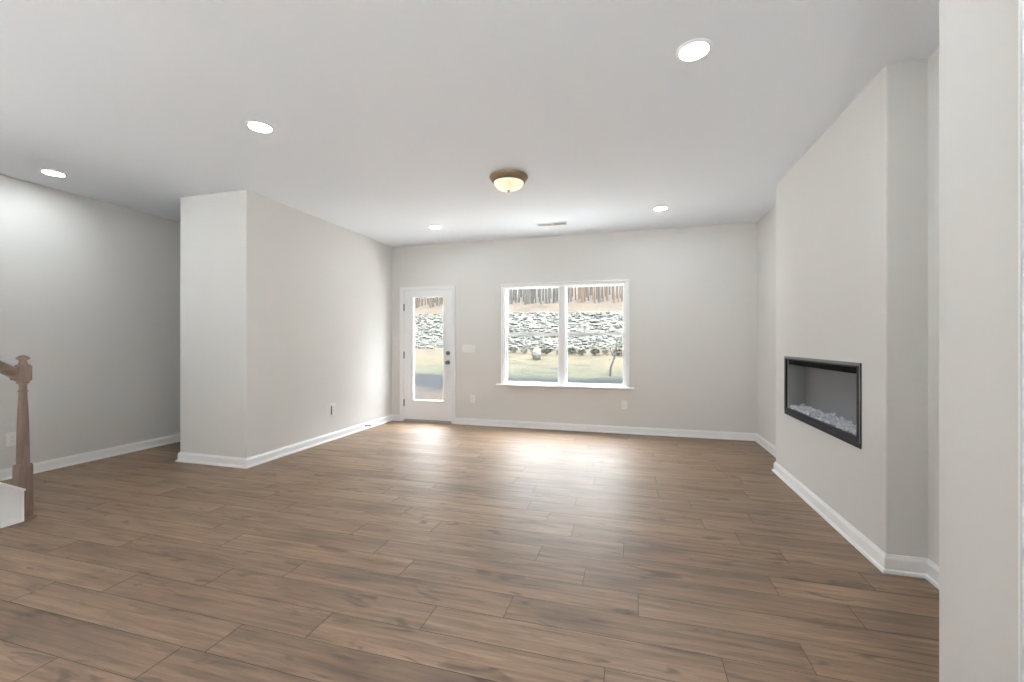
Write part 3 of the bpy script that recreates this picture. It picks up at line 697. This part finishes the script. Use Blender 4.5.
tag(obj('boulder', bm, mat('white_rock', (0.075, 0.074, 0.069), 0.8, spec=0.1, bump=(9, 0.4, 0.03)), origin=(bx, by, ground_z(bx, by))), 'white upright boulder in front of the shrubs below stone bank, seen through left window half', 'boulder')

def make_tree(seed, m, h=11.0, rad=0.13):
    rt = random.Random(seed)
    bm = new_bm(); pts, rads = [], []
    ox = oy = 0
    for i in range(9):
        f = i/8; ox += rt.uniform(-.05, .05); oy += rt.uniform(-.05, .05)
        pts.append((ox*(f > 0), oy*(f > 0), -0.25+f*h)); rads.append(rad*(1.25 if i == 0 else 1)*(1-0.82*f))
    tube(bm, pts, rads, 9)
    for i in range(16):
        f = rt.uniform(.16, .97); k = min(7, int(f*8)); g_ = f*8-k
        p = Vector(pts[k]).lerp(Vector(pts[k+1]), g_); a = rt.uniform(0, 6.28); ln = rt.uniform(.25, .60)*(1.15-f*.6); up = rt.uniform(.5, 1.3)
        r0 = rads[k]*rt.uniform(.22, .38); d = Vector((cos(a), sin(a), up)).normalized(); q_ = [p]
        for s_ in range(3):
            d = (d+Vector((rt.uniform(-.3, .3), rt.uniform(-.3, .3), rt.uniform(-.05, .35)))).normalized(); q_.append(q_[-1]+d*ln/3)
        tube(bm, q_, [r0, r0*.7, r0*.45, r0*.15], 5)
        for j in (1, 2):
            dd = (d+Vector((rt.uniform(-1, 1), rt.uniform(-1, 1), rt.uniform(0, .8)))).normalized()
            tube(bm, [q_[j], q_[j]+dd*ln*.25, q_[j]+dd*ln*.5+Vector((0, 0, .1))], [r0*.4, r0*.28, r0*.1], 4)
    return obj('bare_tree', bm, m, smooth=60)
protos = {'g': [make_tree(s, M_BARK_G, 10+s % 3, r) for s, r in ((1, .085), (2, .12), (3, .06))],
          't': [make_tree(s, M_BARK_T, 10+s % 3, r) for s, r in ((4, .08), (5, .115), (6, .055))]}
used = set()
# even spread of sight lines through the glass, so the woods fill it
N = 150
for i in range(N):
    y = 32.8 + 1.2*((i*5) % 9) + rr_.uniform(-.15, .15)
    s_ = -0.63 + (i+rr_.uniform(.1, .9))*0.70/N; x = s_*y
    grey = (-0.305 < s_ < -0.15) if rr_.random() < .85 else True
    key = 'g' if grey else 't'; pr = protos[key][rr_.randrange(3)]
    loc = (x, y, ground_z(x, y)-0.05)
    if pr.name not in used: used.add(pr.name); o = pr; o.location = loc
    else: o = copy_thing(pr, loc)
    o.rotation_euler = (rr_.uniform(-.015, .015), rr_.uniform(-.015, .015), rr_.uniform(0, 6.28)); k = rr_.uniform(.85, 1.2); o.scale = (k, k, k)
    if grey: tag(o, 'slender bare grey-barked tree in the woods above the stone bank', 'tree', 'bare grey trees above the stone bank')
    else: tag(o, 'slender bare tan-barked tree in the woods above the stone bank', 'tree', 'bare tan trees above the stone bank')

def make_shrub(seed):
    rs = random.Random(seed); t = bpy.data.objects.new('low_shrub', None); C.objects.link(t)
    bm = new_bm()
    for i in range(7):
        a = rs.uniform(0, 6.28); tube(bm, [(0, 0, -.05), (.12*cos(a), .12*sin(a), .2), (.3*cos(a), .3*sin(a), .5)], [.014, .01, .004], 5)
    obj('stems', bm, M_BARK_G, t)
    bm = new_bm()
    for i in range(420):
        v = Vector((rs.gauss(0, 1), rs.gauss(0, 1), rs.gauss(0, 1))).normalized()*rs.uniform(.5, 1)
        p = Vector((v.x*.52, v.y*.45, .30+v.z*.27)); d = Vector((rs.uniform(-1, 1), rs.uniform(-1, 1), rs.uniform(-.3, 1))).normalized()*.09; e_ = d.orthogonal().normalized()*.028
        bm.faces.new([bm.verts.new(x_) for x_ in (p, p+d*.5+e_, p+d, p+d*.5-e_)])
    obj('leaves', bm, M_SHRUB, t); return t
sh = [make_shrub(s) for s in (1, 2)]
used = set()
for i in range(13):
    s_ = -0.335 + i*0.335/12 + rr_.uniform(-.004, .004); y = 21.9+rr_.uniform(-.2, .2); x = s_*y
    pr = sh[i % 2]; loc = (x, y, ground_z(x, y))
    if pr.name not in used: used.add(pr.name); o = pr; o.location = loc
    else: o = copy_thing(pr, loc)
    k = rr_.uniform(.46, .62); o.scale = (k*1.0, k, k); o.rotation_euler = (0, 0, rr_.uniform(0, 6.28))
    tag(o, 'low grey-green shrub at foot of the stone bank', 'shrub', 'low shrubs along foot of stone bank')
bx, by = -0.86, 17.6
sp_ = thing('sapling', (bx, by, ground_z(bx, by)), 'crooked young sapling on the grass, seen through lower right window pane', 'sapling')
bm = new_bm(); z = ground_z(bx, by)-.03
tube(bm, [(bx, by, z), (bx+.02, by, z+.35), (bx+.16, by, z+.75), (bx+.22, by, z+1.15), (bx+.30, by, z+1.55), (bx+.32, by, z+1.95)], [.045, .04, .034, .026, .018, .008], 8)
tube(bm, [(bx+.16, by, z+.75), (bx+.02, by, z+1.05), (bx-.02, by, z+1.4)], [.022, .016, .006], 6); tube(bm, [(bx+.22, by, z+1.15), (bx+.42, by, z+1.4), (bx+.46, by, z+1.7)], [.02, .012, .005], 6)
obj('trunk', bm, M_BARK_G, sp_, smooth=60)
bm = new_bm(); rs = random.Random(5)
for i in range(130):
    c_ = rs.choice([(bx-.02, z+1.25), (bx+.3, z+1.6), (bx+.44, z+1.55), (bx+.1, z+1.0)]); p = Vector((c_[0]+rs.gauss(0, .10), by+rs.gauss(0, .10), c_[1]+rs.gauss(0, .16)))
    d = Vector((rs.uniform(-1, 1), rs.uniform(-1, 1), rs.uniform(-1, 1))).normalized()*.08; e_ = d.orthogonal().normalized()*.025
    bm.faces.new([bm.verts.new(x_) for x_ in (p, p+d*.5+e_, p+d, p+d*.5-e_)])
obj('leaves', bm, mat('pale_leaves', (0.05, 0.052, 0.042), 0.8), sp_)
